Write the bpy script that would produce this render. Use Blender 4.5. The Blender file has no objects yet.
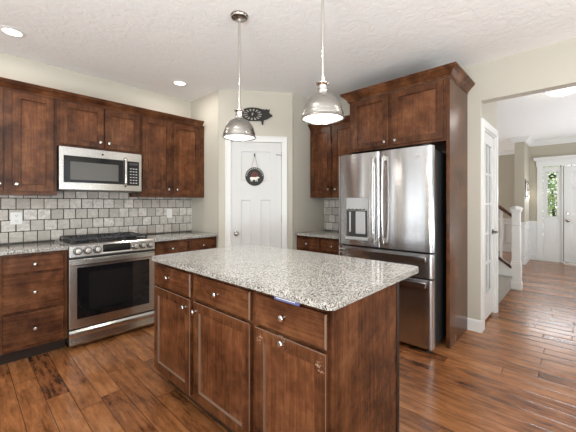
import bpy, bmesh, math, random
from mathutils import Vector, Matrix
PI = math.pi
random.seed(7)
S = bpy.context.scene
COL = S.collection

# ------------------------------------------------------------------ camera
A = math.radians(43.4)
cam = bpy.data.cameras.new('camera'); co = bpy.data.objects.new('camera', cam); COL.objects.link(co)
co.location = (0, 0, 1.285)
co.rotation_euler = (PI / 2, 0, A - PI / 2)
cam.sensor_width = 36.0; cam.lens = 309.0 / 576 * 36.0
cam.shift_y = -12.6 / 576
cam.clip_start = 0.02
S.camera = co

# ------------------------------------------------------------------ world, windows' daylight, added fill lamps, exposure
W = bpy.data.worlds.new('world'); S.world = W; W.use_nodes = True
W.node_tree.nodes['Background'].inputs[0].default_value = (0.93, 0.97, 1.0, 1)
W.node_tree.nodes['Background'].inputs[1].default_value = 3.2
S.view_settings.view_transform = 'Standard'; S.view_settings.look = 'None'
S.view_settings.gamma = 1.0; S.view_settings.use_curve_mapping = False
S.view_settings.exposure = -0.89
S.cycles.max_bounces = 10; S.cycles.diffuse_bounces = 6; S.cycles.glossy_bounces = 5
S.cycles.transmission_bounces = 6; S.cycles.sample_clamp_indirect = 6.0
S.cycles.use_denoising = True

def area(name, loc, direction, sx, sy, power, color=(1, 1, 1)):
    l = bpy.data.lights.new(name, 'AREA'); l.shape = 'RECTANGLE'; l.size = sx; l.size_y = sy
    l.energy = power; l.color = color
    o = bpy.data.objects.new(name, l); COL.objects.link(o); o.location = loc
    o.rotation_euler = Vector(direction).to_track_quat('-Z', 'Z').to_euler()
    return o
# daylight at windows, plus added fill and streak lamps inside the rooms
area('fill_rear', (0.0, -2.5, 0.75), (0, .2, 1), 4.6, 1.5, 420, (0.93, 0.985, 1.0))  # up-aimed fill lamp added inside the room to brighten the ceiling
area('patio_streak_a', (-3.16, 2.42, 1.15), (1, -0.1, 0.1), .2, 2.0, 9, (0.93, 0.98, 1.0))  # narrow strip at the patio door, shaped to streak the fridge reflection
area('patio_streak_b', (-3.16, 3.36, 1.15), (1, -0.1, 0.1), .14, 2.0, 8, (0.93, 0.98, 1.0))  # second strip, thinned for a sharper streak in the steel
area('north_streak', (-1.78, 3.84, 1.15), (0.2, -1, 0.1), .3, 2.0, 7, (0.93, 0.98, 1.0))  # strip lamp added for a bright streak on the left fridge door
area('fill_side', (-2.7, -0.2, .8), (.15, .03, 1), 2.4, 1.4, 640, (0.91, 0.98, 1.0))  # added fill on the left, aimed up at the ceiling
area('fill_hall', (6.6, -1.5, 0.9), (0, .85, 1), 2.9, 1.4, 115, (0.91, 0.97, 1.0))  # added lamp standing inside the hall, tilted up as fill
area('daylight_sidelight', (8.925, .45, 1.48), (-1, 0, -.1), .19, .95, 15, (0.95, 0.96, 1.0))
area('daylight_dining', (9.3, 4.16, 1.5), (0, -1, .5), 1.0, 1.5, 130, (0.98, 0.98, 1.0))

# ------------------------------------------------------------------ materials
def mat(name, color=(.8, .8, .8), rough=.5, metal=0.0, emit=None, strength=0, coat=0, trans=0, ior=1.45, spec=.5):
    m = bpy.data.materials.new(name); m.use_nodes = True
    b = m.node_tree.nodes['Principled BSDF']
    b.inputs['Base Color'].default_value = (*color, 1); b.inputs['Roughness'].default_value = rough
    b.inputs['Metallic'].default_value = metal; b.inputs['Coat Weight'].default_value = coat
    b.inputs['Transmission Weight'].default_value = trans; b.inputs['IOR'].default_value = ior
    b.inputs['Specular IOR Level'].default_value = spec
    if emit: b.inputs['Emission Color'].default_value = (*emit, 1); b.inputs['Emission Strength'].default_value = strength
    return m
class NT:
    def __init__(s, m): s.m = m; s.t = m.node_tree; s.b = s.t.nodes['Principled BSDF']
    def n(s, typ, **kw):
        x = s.t.nodes.new(typ)
        for k, v in kw.items():
            if k.startswith('i_'): x.inputs[k[2:].replace('_', ' ')].default_value = v
            elif k.startswith('n_'): x.inputs[int(k[2:])].default_value = v
            else: setattr(x, k, v)
        return x
    def l(s, a, ao, b, bi): s.t.links.new(a.outputs[ao], b.inputs[bi])
    def math(s, op, a, b=None, c=None):
        x = s.n('ShaderNodeMath', operation=op)
        for i, v in enumerate((a, b, c)):
            if v is None: continue
            if isinstance(v, (int, float)): x.inputs[i].default_value = v
            else: s.t.links.new(v, x.inputs[i])
        return x.outputs[0]
    def ramp(s, fac, stops, interp='LINEAR'):
        r = s.n('ShaderNodeValToRGB'); e = r.color_ramp.elements; r.color_ramp.interpolation = interp
        while len(e) < len(stops): e.new(0.5)
        for el, (p, c) in zip(e, stops): el.position = p; el.color = (*c, 1) if len(c) == 3 else c
        s.t.links.new(fac, r.inputs[0]); return r.outputs[0]
    def noise(s, scale, detail=4, rough=.55, vec=None, mapscale=None, dist=0):
        x = s.n('ShaderNodeTexNoise'); x.inputs['Scale'].default_value = scale; x.inputs['Detail'].default_value = detail
        x.inputs['Roughness'].default_value = rough; x.inputs['Distortion'].default_value = dist
        tc = s.n('ShaderNodeTexCoord'); v = vec or tc.outputs['Object']
        if mapscale:
            mp = s.n('ShaderNodeMapping'); mp.inputs['Scale'].default_value = mapscale; s.t.links.new(v, mp.inputs[0]); v = mp.outputs[0]
        s.t.links.new(v, x.inputs['Vector']); return x.outputs['Fac']
    def mix(s, f, a, b, mode='MIX'):
        x = s.n('ShaderNodeMix', data_type='RGBA', blend_type=mode)
        for i, v in ((0, f), (6, a), (7, b)):
            if isinstance(v, (int, float)): x.inputs[i].default_value = v
            elif isinstance(v, tuple): x.inputs[i].default_value = (*v, 1)
            else: s.t.links.new(v, x.inputs[i])
        return x.outputs[2]
    def bump(s, h, strength=.3, dist=.002):
        x = s.n('ShaderNodeBump'); x.inputs['Strength'].default_value = strength; x.inputs['Distance'].default_value = dist
        s.t.links.new(h, x.inputs['Height']); s.t.links.new(x.outputs[0], s.b.inputs['Normal'])

def wood(name, dark, mid, light, horiz=False, rough=.24, blotch=5.0, scuffs=()):
    m = mat(name, rough=rough, spec=.28); t = NT(m)
    g = t.noise(1.0, 5, .6, mapscale=(2.6, 50, 60) if horiz else (60, 60, 2.6), dist=.4)
    bl = t.noise(blotch, 3, .5, dist=.4)
    mot = t.noise(17.0, 4, .6, dist=.5)
    fine = t.noise(1.0, 3, .6, mapscale=(10, 160, 240) if horiz else (240, 240, 10))
    f = t.math('ADD', t.math('MULTIPLY', g, .22), t.math('MULTIPLY', bl, .43))
    f = t.math('ADD', f, t.math('MULTIPLY', t.math('SUBTRACT', fine, .5), .12))
    f = t.math('ADD', f, t.math('MULTIPLY', t.math('SUBTRACT', mot, .5), .19))
    c = t.ramp(f, [(.21, dark), (.325, mid), (.45, light)])
    for px, pz, rad, thr in scuffs:      # finish rubbed through to pale wood
        tc = t.n('ShaderNodeTexCoord'); sp = t.n('ShaderNodeSeparateXYZ'); t.l(tc, 'Object', sp, 0)
        d = t.math('ADD', t.math('POWER', t.math('SUBTRACT', sp.outputs[0], px), 2.0), t.math('POWER', t.math('SUBTRACT', sp.outputs[2], pz), 2.0))
        d = t.math('SUBTRACT', t.noise(95, 3, .6), t.math('MULTIPLY', t.math('SQRT', d), .22 / rad))
        c = t.mix(t.ramp(d, [(thr, (0,) * 3), (thr + .06, (.8,) * 3)]), c, (.36, .26, .19))
    t.t.links.new(c, t.b.inputs['Base Color'])
    t.bump(fine, .06, .001)
    return m
WD = ((.032, .0105, .0048), (.090, .0325, .0135), (.172, .072, .030))
M_wood = wood('stained_maple', *WD)
M_woodh = wood('stained_maple_horizontal', *WD, horiz=True)
M_wear_glint = mat('worn_edge_glint', (.16, .10, .068), .3)  # edge wear, with glints of light painted into the same colour
M_panel = wood('stained_maple_door_panel', *[tuple(c * 1.28 for c in q) for q in WD], blotch=3.2)  # lighter panel stain, with the panels' sheen also put into the colour
M_scuff = wood('scuffed_stained_maple', *WD, scuffs=((1.455, .655, .045, .46), (1.118, .66, .04, .47), (1.25, .705, .10, .51)))
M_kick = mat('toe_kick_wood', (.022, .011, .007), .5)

def make_floor():
    m = mat('hand_scraped_plank_floor', rough=.3, spec=.7); t = NT(m)
    tc = t.n('ShaderNodeTexCoord'); sp = t.n('ShaderNodeSeparateXYZ'); t.l(tc, 'Object', sp, 0)
    X, Yc = sp.outputs[0], sp.outputs[1]
    u = t.math('DIVIDE', X, .127); row = t.math('FLOOR', u); fu = t.math('FRACT', u)
    wn = t.n('ShaderNodeTexWhiteNoise', noise_dimensions='1D'); t.t.links.new(row, wn.inputs['W'])
    v = t.math('ADD', t.math('DIVIDE', Yc, 1.15), t.math('MULTIPLY', wn.outputs[0], 7.3)); pl = t.math('FLOOR', v); fv = t.math('FRACT', v)
    cb = t.n('ShaderNodeCombineXYZ'); t.t.links.new(row, cb.inputs[0]); t.t.links.new(pl, cb.inputs[1])
    w2 = t.n('ShaderNodeTexWhiteNoise', noise_dimensions='2D'); t.l(cb, 0, w2, 'Vector')
    off = t.n('ShaderNodeVectorMath', operation='MULTIPLY_ADD'); t.l(w2, 'Color', off, 0); off.inputs[1].default_value = (9, 9, 9); t.l(tc, 'Object', off, 2)
    ov = off.outputs[0]
    grain = t.noise(1, 6, .65, vec=ov, mapscale=(38, 3.2, 1), dist=.5)
    blot = t.noise(1, 6, .68, vec=ov, mapscale=(13, 4.2, 1), dist=.35)
    fine = t.noise(1, 3, .6, vec=ov, mapscale=(180, 12, 1))
    f = t.math('ADD', t.math('MULTIPLY', w2.outputs[0], .15), t.math('ADD', t.math('MULTIPLY', grain, .42), t.math('MULTIPLY', blot, .52)))
    f = t.math('ADD', f, t.math('MULTIPLY', t.math('SUBTRACT', fine, .5), .16))
    c = t.ramp(f, [(.38, (.048, .018, .0075)), (.475, (.185, .068, .024)), (.60, (.31, .124, .044)), (.76, (.45, .21, .085))])
    eu = t.math('MINIMUM', fu, t.math('SUBTRACT', 1.0, fu)); ev = t.math('MULTIPLY', t.math('MINIMUM', fv, t.math('SUBTRACT', 1.0, fv)), 9.0)
    e = t.math('MINIMUM', eu, ev)
    mr = t.n('ShaderNodeMapRange'); mr.inputs['From Min'].default_value = 0.0; mr.inputs['From Max'].default_value = .024; t.t.links.new(e, mr.inputs[0])
    c = t.mix(mr.outputs[0], (.03, .012, .006), c)
    t.t.links.new(c, t.b.inputs['Base Color'])
    mr2 = t.n('ShaderNodeMapRange'); mr2.inputs['From Max'].default_value = .08; t.t.links.new(e, mr2.inputs[0])
    scr = t.noise(1, 3, .5, vec=ov, mapscale=(5, 9, 1))
    h = t.math('ADD', t.math('MULTIPLY', mr2.outputs[0], .8), t.math('ADD', t.math('MULTIPLY', scr, 1.1), t.math('MULTIPLY', fine, .15)))
    t.bump(h, .5, .0035)
    r = t.ramp(blot, [(.3, (.15,) * 3), (.7, (.27,) * 3)]); t.t.links.new(r, t.b.inputs['Roughness'])
    return m
M_floor = make_floor()

def make_granite():
    m = mat('speckled_granite', rough=.06, spec=.6); t = NT(m)
    a = t.noise(260, 2, .5); b = t.noise(120, 3, .6); d = t.noise(230, 1, .5); big = t.noise(9, 3, .5)
    base = t.ramp(b, [(.34, (.27, .26, .24)), (.47, (.42, .41, .375)), (.6, (.58, .575, .55))])
    vor = t.n('ShaderNodeTexVoronoi'); vor.inputs['Scale'].default_value = 230
    tc = t.n('ShaderNodeTexCoord'); t.l(tc, 'Object', vor, 'Vector')
    sv = t.n('ShaderNodeSeparateColor'); t.l(vor, 'Color', sv, 0)
    dk = t.ramp(sv.outputs[0], [(.13, (1, 1, 1)), (.16, (0, 0, 0))])
    wt = t.ramp(sv.outputs[1], [(.86, (0, 0, 0)), (.9, (1, 1, 1))])
    gy = t.ramp(sv.outputs[2], [(.22, (1, 1, 1)), (.26, (0, 0, 0))])
    c = t.mix(gy, base, (.19, .18, .17)); c = t.mix(wt, c, (.72, .71, .68)); c = t.mix(dk, c, (.035, .032, .032))
    sp2 = t.ramp(a, [(.60, (0, 0, 0)), (.66, (1, 1, 1))]); c = t.mix(t.math('MULTIPLY', sp2, .7), c, (.07, .06, .055))
    c = t.mix(t.math('MULTIPLY', big, .18), c, (.3, .28, .25))
    t.t.links.new(c, t.b.inputs['Base Color'])
    return m
M_granite = make_granite()

def painted(name, c, rough=.6, bumpscale=180, bs=.05):
    m = mat(name, c, rough); t = NT(m); t.bump(t.noise(bumpscale, 3, .6), bs, .002); return m
M_wall = painted('beige_wall_paint', (.52, .49, .425), .7)
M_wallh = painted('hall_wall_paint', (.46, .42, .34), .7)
M_white = painted('white_trim_paint', (.78, .78, .77), .35, 60, .02)
M_door = painted('white_door_paint', (.66, .66, .655), .38, 60, .02)
M_ceil = mat('textured_ceiling_paint', (.88, .88, .875), .85)
t = NT(M_ceil)
_h = t.ramp(t.noise(11, 5, .58, dist=1.2), [(.42, (0, 0, 0)), (.55, (1, 1, 1))]); t.bump(_h, .26, .006)

def brushed(name, c, rough, sc=(3, 3, 260), bs=.04):
    m = mat(name, c, rough, 1.0); t = NT(m)
    n = t.noise(1, 3, .6, mapscale=sc); t.bump(n, bs, .001)
    t.t.links.new(t.ramp(n, [(.3, (rough * .8,) * 3), (.7, (rough * 1.25,) * 3)]), t.b.inputs['Roughness'])
    return m
def aniso(name, c, rough, an, rot=0.0):
    m = mat(name, c, rough, 1.0); t = NT(m); t.b.inputs['Anisotropic'].default_value = an; t.b.inputs['Anisotropic Rotation'].default_value = rot
    tn = t.n('ShaderNodeTangent', direction_type='RADIAL', axis='Z'); t.l(tn, 0, t.b, 'Tangent'); return m
M_steelv = aniso('fridge_stainless_steel', (.55, .54, .55), .19, .92, .25)
M_steel = aniso('brushed_stainless_steel', (.50, .485, .465), .24, .6, .25)
M_steelh = mat('fridge_handle_steel', (.66, .65, .65), .2, 1.0)
M_shade = aniso('brushed_nickel_shade', (.36, .345, .32), .26, .7, 0.0)
M_nickel = brushed('brushed_nickel', (.46, .435, .40), .22, (120, 120, 8), .03)
M_chrome = mat('polished_nickel', (.62, .60, .57), .1, 1.0)
M_hinge = mat('satin_nickel_hinge', (.30, .29, .275), .35, 1.0)
M_black = mat('black_gloss', (.008, .008, .009), .06)
M_blackm = mat('black_matte', (.02, .02, .021), .45)
M_iron = mat('cast_iron', (.035, .035, .04), .42)
M_dgrey = mat('dark_grey_metal', (.06, .06, .062), .4, .4)
M_oveng = mat('oven_glass', (.006, .006, .007), .04)
M_mwg = mat('microwave_glass', (.012, .012, .013), .05)
M_mwi = mat('microwave_mesh_screen', (.10, .097, .092), .25)
M_lgrey = mat('light_grey_plastic', (.42, .42, .43), .3)
M_plate = mat('white_plastic', (.84, .84, .83), .35)
M_slot = mat('dark_slot', (.05, .05, .05), .5)
M_lamp = mat('frosted_lamp_glass', (.9, .9, .9), .4, emit=(1, .96, .9), strength=3.2)
M_can = mat('recessed_lens', (.9, .9, .9), .4, emit=(1, .97, .92), strength=4.0)
M_hallg = mat('hall_lamp_glass', (.9, .9, .9), .3, emit=(1, .98, .95), strength=1.0)
M_glass = mat('clear_glass', (.95, .97, .96), .02, trans=1.0, ior=1.45)
M_iron2 = mat('blackened_iron', (.016, .014, .012), .5)
M_sign = mat('charcoal_painted_wood', (.020, .017, .016), .6)
M_red = mat('barn_red_paint', (.13, .028, .020), .6)
M_cream = mat('cream_paint', (.80, .77, .70), .6)
M_rope = mat('jute_cord', (.33, .25, .16), .9)
M_carpet = painted('grey_carpet', (.36, .33, .29), .95, 300, .6)
M_blue = mat('blue_label_paper', (.12, .14, .30), .4)
M_grout = painted('grout', (.05, .045, .041), .9, 200, .2)
M_sconce = mat('aged_bronze', (.03, .026, .018), .45)
M_candle = mat('cream_candle', (.75, .68, .5), .5)
M_lawn = painted('lawn_grass', (.10, .22, .05), .9, 40, .5)
M_vinyl = mat('window_vinyl', (.82, .82, .81), .4)

def make_tile():
    m = mat('tumbled_stone_tile', rough=.5); t = NT(m)
    g = t.n('ShaderNodeNewGeometry')
    r = g.outputs['Random Per Island']
    c = t.ramp(r, [(0, (.42, .39, .36)), (.35, (.58, .545, .505)), (.7, (.68, .645, .605)), (1, (.78, .75, .715))])
    n = t.noise(22, 5, .6, dist=.8); n2 = t.noise(90, 3, .6)
    c = t.mix(t.ramp(n, [(.35, (.65,) * 3), (.6, (0,) * 3)]), c, (.36, .33, .295))
    c = t.mix(t.ramp(n2, [(.35, (.4,) * 3), (.5, (0,) * 3)]), c, (.42, .385, .345))
    t.t.links.new(c, t.b.inputs['Base Color']); t.bump(n, .25, .003)
    return m
M_tile = make_tile()

def make_leaf():
    m = mat('leaf_green', (.12, .28, .04), .5); t = NT(m)
    g = t.n('ShaderNodeNewGeometry')
    t.t.links.new(t.ramp(g.outputs['Random Per Island'], [(0, (.08, .17, .03)), (.5, (.26, .42, .08)), (1, (.62, .66, .25))]), t.b.inputs['Base Color'])
    return m
M_leaf = make_leaf(); M_bark = mat('bark', (.09, .06, .04), .9)

# ------------------------------------------------------------------ mesh helpers
def nb(): return bmesh.new()
def box(b, x0, x1, y0, y1, z0, z1, bev=0, mi=0, seg=1):
    if x1 < x0: x0, x1 = x1, x0
    if y1 < y0: y0, y1 = y1, y0
    if z1 < z0: z0, z1 = z1, z0
    vs = [b.verts.new((x, y, z)) for x in (x0, x1) for y in (y0, y1) for z in (z0, z1)]
    q = [(0, 1, 3, 2), (4, 6, 7, 5), (0, 4, 5, 1), (2, 3, 7, 6), (0, 2, 6, 4), (1, 5, 7, 3)]
    fs = [b.faces.new([vs[i] for i in f]) for f in q]
    for f in fs: f.material_index = mi
    if bev:
        es = list({e for f in fs for e in f.edges})
        bmesh.ops.bevel(b, geom=es, offset=bev, segments=seg, affect='EDGES', profile=.5)
    return b
def obj(name, b, m, parent=None, smooth=False, loc=None):
    me = bpy.data.meshes.new(name)
    if isinstance(b, bmesh.types.BMesh):
        bmesh.ops.recalc_face_normals(b, faces=b.faces[:]); b.to_mesh(me); b.free()
    else: me = b
    o = bpy.data.objects.new(name, me); COL.objects.link(o)
    for x in (m if isinstance(m, (list, tuple)) else [m]): me.materials.append(x)
    if parent: o.parent = parent
    if loc: o.location = loc
    if smooth:
        for p in me.polygons: p.use_smooth = True
        if smooth != 'all':
            bm2 = bmesh.new(); bm2.from_mesh(me)
            for e in bm2.edges:
                if len(e.link_faces) == 2 and e.calc_face_angle(0) > math.radians(38): e.smooth = False
            bm2.to_mesh(me); bm2.free()
    return o
def tag(o, label, cat, group=None):
    o['label'] = label; o['category'] = cat
    if group: o['group'] = group
    return o
def struct(o):
    o['kind'] = 'structure'; return o
def thing(name, label, cat, loc=(0, 0, 0), rz=0, group=None):
    o = bpy.data.objects.new(name, None); COL.objects.link(o); o.location = loc; o.rotation_euler = (0, 0, rz)
    o.empty_display_size = .1
    return tag(o, label, cat, group)
def lathe(b, prof, seg=32, c=(0, 0, 0), axis='z', cap=True, mi=0):
    rings = []
    for r, h in prof:
        ring = []
        for k in range(seg):
            a = 2 * PI * k / seg; p = (r * math.cos(a), r * math.sin(a), h)
            if axis == 'y': p = (p[0], p[2], p[1])
            if axis == 'x': p = (p[2], p[0], p[1])
            ring.append(b.verts.new((p[0] + c[0], p[1] + c[1], p[2] + c[2])))
        rings.append(ring)
    for r0, r1 in zip(rings, rings[1:]):
        for k in range(seg): b.faces.new((r0[k], r0[(k + 1) % seg], r1[(k + 1) % seg], r1[k])).material_index = mi
    if cap:
        b.faces.new(rings[0]).material_index = mi; b.faces.new(rings[-1]).material_index = mi
    return b
def tube(b, pts, r, seg=10):
    pts = [Vector(p) for p in pts]; rings = []; up = None
    for i, p in enumerate(pts):
        d = (pts[min(i + 1, len(pts) - 1)] - pts[max(i - 1, 0)]).normalized()
        if up is None: up = d.orthogonal().normalized()
        else: up = (up - d * up.dot(d)).normalized()
        s = d.cross(up); rr = r[i] if isinstance(r, (list, tuple)) else r
        rings.append([b.verts.new(p + (up * math.cos(2 * PI * k / seg) + s * math.sin(2 * PI * k / seg)) * rr) for k in range(seg)])
    for r0, r1 in zip(rings, rings[1:]):
        for k in range(seg): b.faces.new((r0[k], r0[(k + 1) % seg], r1[(k + 1) % seg], r1[k]))
    b.faces.new(rings[0]); b.faces.new(rings[-1]); return b
def prism(b, poly, y0, y1, axis='y', bev=0):
    """extrude a 2-D polygon: axis y -> (x,z) polygon, axis z -> (x,y), axis x -> (y,z)"""
    def P(p, h):
        return {'y': (p[0], h, p[1]), 'z': (p[0], p[1], h), 'x': (h, p[0], p[1])}[axis]
    a = [b.verts.new(P(p, y0)) for p in poly]; c = [b.verts.new(P(p, y1)) for p in poly]
    n = len(poly); fs = [b.faces.new(a), b.faces.new(c)]
    for i in range(n): fs.append(b.faces.new((a[i], a[(i + 1) % n], c[(i + 1) % n], c[i])))
    if bev:
        es = [e for e in fs[0].edges] + [e for e in fs[1].edges]
        bmesh.ops.bevel(b, geom=es, offset=bev, segments=3, affect='EDGES', profile=.5)
    return b
def sweep(b, path, prof):
    """sweep profile [(out, z)] along XY polyline with mitred corners; 'out' is to the right of travel"""
    P = [Vector((p[0], p[1])) for p in path]; rings = []
    for i, p in enumerate(P):
        d0 = (P[i] - P[i - 1]).normalized() if i else None
        d1 = (P[i + 1] - P[i]).normalized() if i < len(P) - 1 else None
        n0 = Vector((d0.y, -d0.x)) if d0 else None; n1 = Vector((d1.y, -d1.x)) if d1 else None
        if n0 is None: m = n1
        elif n1 is None: m = n0
        else: m = (n0 + n1) / (1 + n0.dot(n1))
        rings.append([b.verts.new((p.x + m.x * o, p.y + m.y * o, z)) for o, z in prof])
    n = len(prof)
    for r0, r1 in zip(rings, rings[1:]):
        for k in range(n): b.faces.new((r0[k], r0[(k + 1) % n], r1[(k + 1) % n], r1[k]))
    b.faces.new(rings[0]); b.faces.new(rings[-1]); return b
def rrect(x0, x1, y0, y1, rads, seg=8):
    """rounded rectangle, rads for corners (x0y0, x1y0, x1y1, x0y1)"""
    out = []
    for (cx, cy, sx, sy, a0), r in zip(((x0, y0, 1, 1, PI), (x1, y0, -1, 1, 1.5 * PI), (x1, y1, -1, -1, 0), (x0, y1, 1, -1, .5 * PI)), rads):
        if r <= 0: out.append((cx, cy)); continue
        for k in range(seg + 1):
            a = a0 + .5 * PI * k / seg; out.append((cx + sx * r + r * math.cos(a), cy + sy * r + r * math.sin(a)))
    return out
def curve2d(polys, depth, name):
    """filled flat shape with holes, extruded; local x,y plane"""
    cu = bpy.data.curves.new(name, 'CURVE'); cu.dimensions = '2D'; cu.fill_mode = 'BOTH'; cu.extrude = depth / 2
    for p in polys:
        s = cu.splines.new('POLY'); s.points.add(len(p) - 1); s.use_cyclic_u = True
        for q, (x, y) in zip(s.points, p): q.co = (x, y, 0, 1)
    o = bpy.data.objects.new(name, cu); COL.objects.link(o)
    bpy.context.view_layer.update()
    me = bpy.data.meshes.new_from_object(o.evaluated_get(bpy.context.evaluated_depsgraph_get()))
    bpy.data.objects.remove(o); bpy.data.curves.remove(cu)
    return me
RX90 = Matrix.Rotation(PI / 2, 4, 'X')

# -- cabinet pieces in a local frame: x right along the front, y into the cabinet (0 = face frame), z up
def panel_door(parent, x0, x1, z0, z1, stile=.056, name='door', m=None, wear_glint=False, t=.019, gap=.003):
    """shaker door: recessed flat panel inside a chamfered frame; front face stands t ahead of the face frame"""
    b = nb(); yb, yf = -gap, -gap - t
    ch = .0025
    loops = [(0, yb), (0, yf + ch), (ch, yf), (stile, yf), (stile + .004, yf + .011)]
    L = []
    for ins, y in loops:
        L.append([b.verts.new(p) for p in ((x0 + ins, y, z0 + ins), (x1 - ins, y, z0 + ins), (x1 - ins, y, z1 - ins), (x0 + ins, y, z1 - ins))])
    b.faces.new(L[0])
    for i, (a, c) in enumerate(zip(L, L[1:])):
        for k in range(4):
            f = b.faces.new((a[k], a[(k + 1) % 4], c[(k + 1) % 4], c[k]))
            if wear_glint and ((i == 3 and k in (0, 3)) or (i == 1 and k in (1, 2))): f.material_index = 1
    b.faces.new(L[4]).material_index = 2
    return obj(name, b, [m or M_wood, M_wear_glint, M_panel], parent)
def slab_drawer(parent, x0, x1, z0, z1, name='drawer', m=None, wear_glint=False, t=.019, gap=.003):
    b = nb(); yb, yf = -gap, -gap - t; ch = .006; L = []
    for ins, y in ((0, yb), (0, yf + ch), (ch, yf)):
        L.append([b.verts.new(p) for p in ((x0 + ins, y, z0 + ins), (x1 - ins, y, z0 + ins), (x1 - ins, y, z1 - ins), (x0 + ins, y, z1 - ins))])
    b.faces.new(L[0])
    for i, (a, c) in enumerate(zip(L, L[1:])):
        for k in range(4):
            f = b.faces.new((a[k], a[(k + 1) % 4], c[(k + 1) % 4], c[k]))
            if wear_glint and i == 1 and k == 1: f.material_index = 1
    b.faces.new(L[2])
    return obj(name, b, [m or M_woodh, M_wear_glint], parent)
_kb = nb(); lathe(_kb, [(.0075, 0), (.0065, -.004), (.005, -.012), (.007, -.016), (.0145, -.02), (.0155, -.024), (.0125, -.029), (.004, -.031)], 20, axis='y')
_ko = obj('knob', _kb, M_chrome, smooth=True); KNOB = _ko.data; bpy.data.objects.remove(_ko)
def knob(parent, x, z, y=-.0215):
    o = bpy.data.objects.new('knob', KNOB); COL.objects.link(o); o.parent = parent; o.location = (x, y, z); return o
def carcass(parent, x0, x1, z0, z1, depth, kick=0, name='body', m=None, kdepth=.075):
    b = nb(); box(b, x0, x1, 0, depth, z0 + kick, z1)
    o = obj(name, b, m or M_wood, parent)
    if kick:
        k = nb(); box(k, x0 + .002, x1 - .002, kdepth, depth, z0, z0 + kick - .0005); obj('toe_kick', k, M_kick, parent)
    return o
CROWN = [(0, 0), (.007, 0), (.007, .016), (.013, .021), (.020, .030), (.034, .048), (.044, .056), (.048, .058), (.048, .066), (.055, .070), (.055, .080), (0, .080)]
RZ_F = -PI / 2    # things on the fridge wall and the island front, facing -X

# ------------------------------------------------------------------ room shell
CZ = 2.68; YW = 3.88; XW = 3.55; HY = .72; XR = -3.2; YR = -3.4
b = nb(); box(b, XR - .15, 10.2, YR - .15, 4.35, -.12, 0); struct(obj('floor', b, M_floor))
b = nb(); box(b, XR - .15, 10.2, YR - .15, 4.35, CZ, CZ + .12); struct(obj('ceiling', b, M_ceil))
def wallbox(name, boxes, m):
    b = nb()
    for q in boxes: box(b, *q)
    return struct(obj(name, b, m))
def window(name, boxcell, axis):
    """frame, mullions and a pane filling an opening; axis 'x' = wall runs along x"""
    x0, x1, y0, y1, z0, z1 = boxcell
    root = bpy.data.objects.new(name, None); COL.objects.link(root); struct(root)
    root.location = ((x0 + x1) / 2, (y0 + y1) / 2, z0)
    ox, oy, oz = root.location
    f = nb(); g = nb(); w = .05
    a0, a1 = (x0 - ox, x1 - ox) if axis == 'x' else (y0 - oy, y1 - oy)
    d0, d1 = (y0 - oy, y1 - oy) if axis == 'x' else (x0 - ox, x1 - ox)
    h = z1 - z0; dm = (d0 + d1) / 2
    def bb(B, p0, p1, q0, q1, r0, r1):
        box(B, p0, p1, q0, q1, r0, r1) if axis == 'x' else box(B, q0, q1, p0, p1, r0, r1)
    n = max(1, round((a1 - a0) / 1.0)); sp = (a1 - a0) / n
    bb(f, a0, a1, dm - .03, dm + .03, 0, w); bb(f, a0, a1, dm - .03, dm + .03, h - w, h)
    for k in range(n + 1):
        c = a0 + sp * k; p0, p1 = max(a0, c - w * .6), min(a1, c + w * .6)
        bb(f, p0, p1, dm - .03, dm + .03, w, h - w)
    for k in range(n): bb(f, a0 + sp * k + .03, a0 + sp * (k + 1) - .03, dm - .02, dm + .02, h * .5 - .02, h * .5 + .02)
    bb(g, a0 + .02, a1 - .02, dm - .003, dm + .003, w * .5, h - w * .5)
    obj('window_frame', f, M_vinyl, root); obj('window_pane', g, M_glass, root)
    return root
# range wall (north), with a window far to the left of the picture
wallbox('wall_north', [(XR - .15, -2.1, YW, YW + .15, 0, CZ), (-2.1, -1.45, YW, YW + .15, 0, .12), (-2.1, -1.45, YW, YW + .15, 2.15, CZ), (-1.45, 2.17, YW, YW + .15, 0, CZ)], M_wall)
window('window_1', (-2.1, -1.45, YW, YW + .15, .12, 2.15), 'x')
# pantry enclosure: return wall, diagonal wall with doorway, second return
P0 = Vector((2.16, 3.21)); P1 = Vector((2.87, 2.635)); dv = (P1 - P0); LD = dv.length; dv.normalize(); DA = math.atan2(dv.y, dv.x)
nv = Vector((-dv.y, dv.x)); TH = .11
wallbox('wall_pantry_left', [(2.17, 2.17 + TH, 3.21 + .02, YW + .15, 0, CZ)], M_wall)
wallbox('wall_pantry_right', [(2.87 + .015, XW + .12, 2.635, 2.635 + TH, 0, CZ)], M_wall)
b = nb(); DX0, DX1, DZ = .145, .777, 2.05
for (u0, u1, z0, z1) in ((0, DX0, 0, CZ), (DX1, LD, 0, CZ), (DX0, DX1, DZ, CZ)): box(b, u0, u1, 0, TH, z0, z1)
o = obj('wall_pantry_diagonal', b, M_wall); o.location = (P0.x, P0.y, 0); o.rotation_euler = (0, 0, DA); struct(o)
# fridge wall (east) up to the wide opening to the hall, with its header
OB = -1.3
wallbox('wall_east', [(XW, XW + .12, HY, 2.62, 0, CZ), (XW, XW + .12, OB, HY, 2.305, CZ), (XW, XW + .12, YR - .15, OB, 0, CZ)], M_wall)
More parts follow.
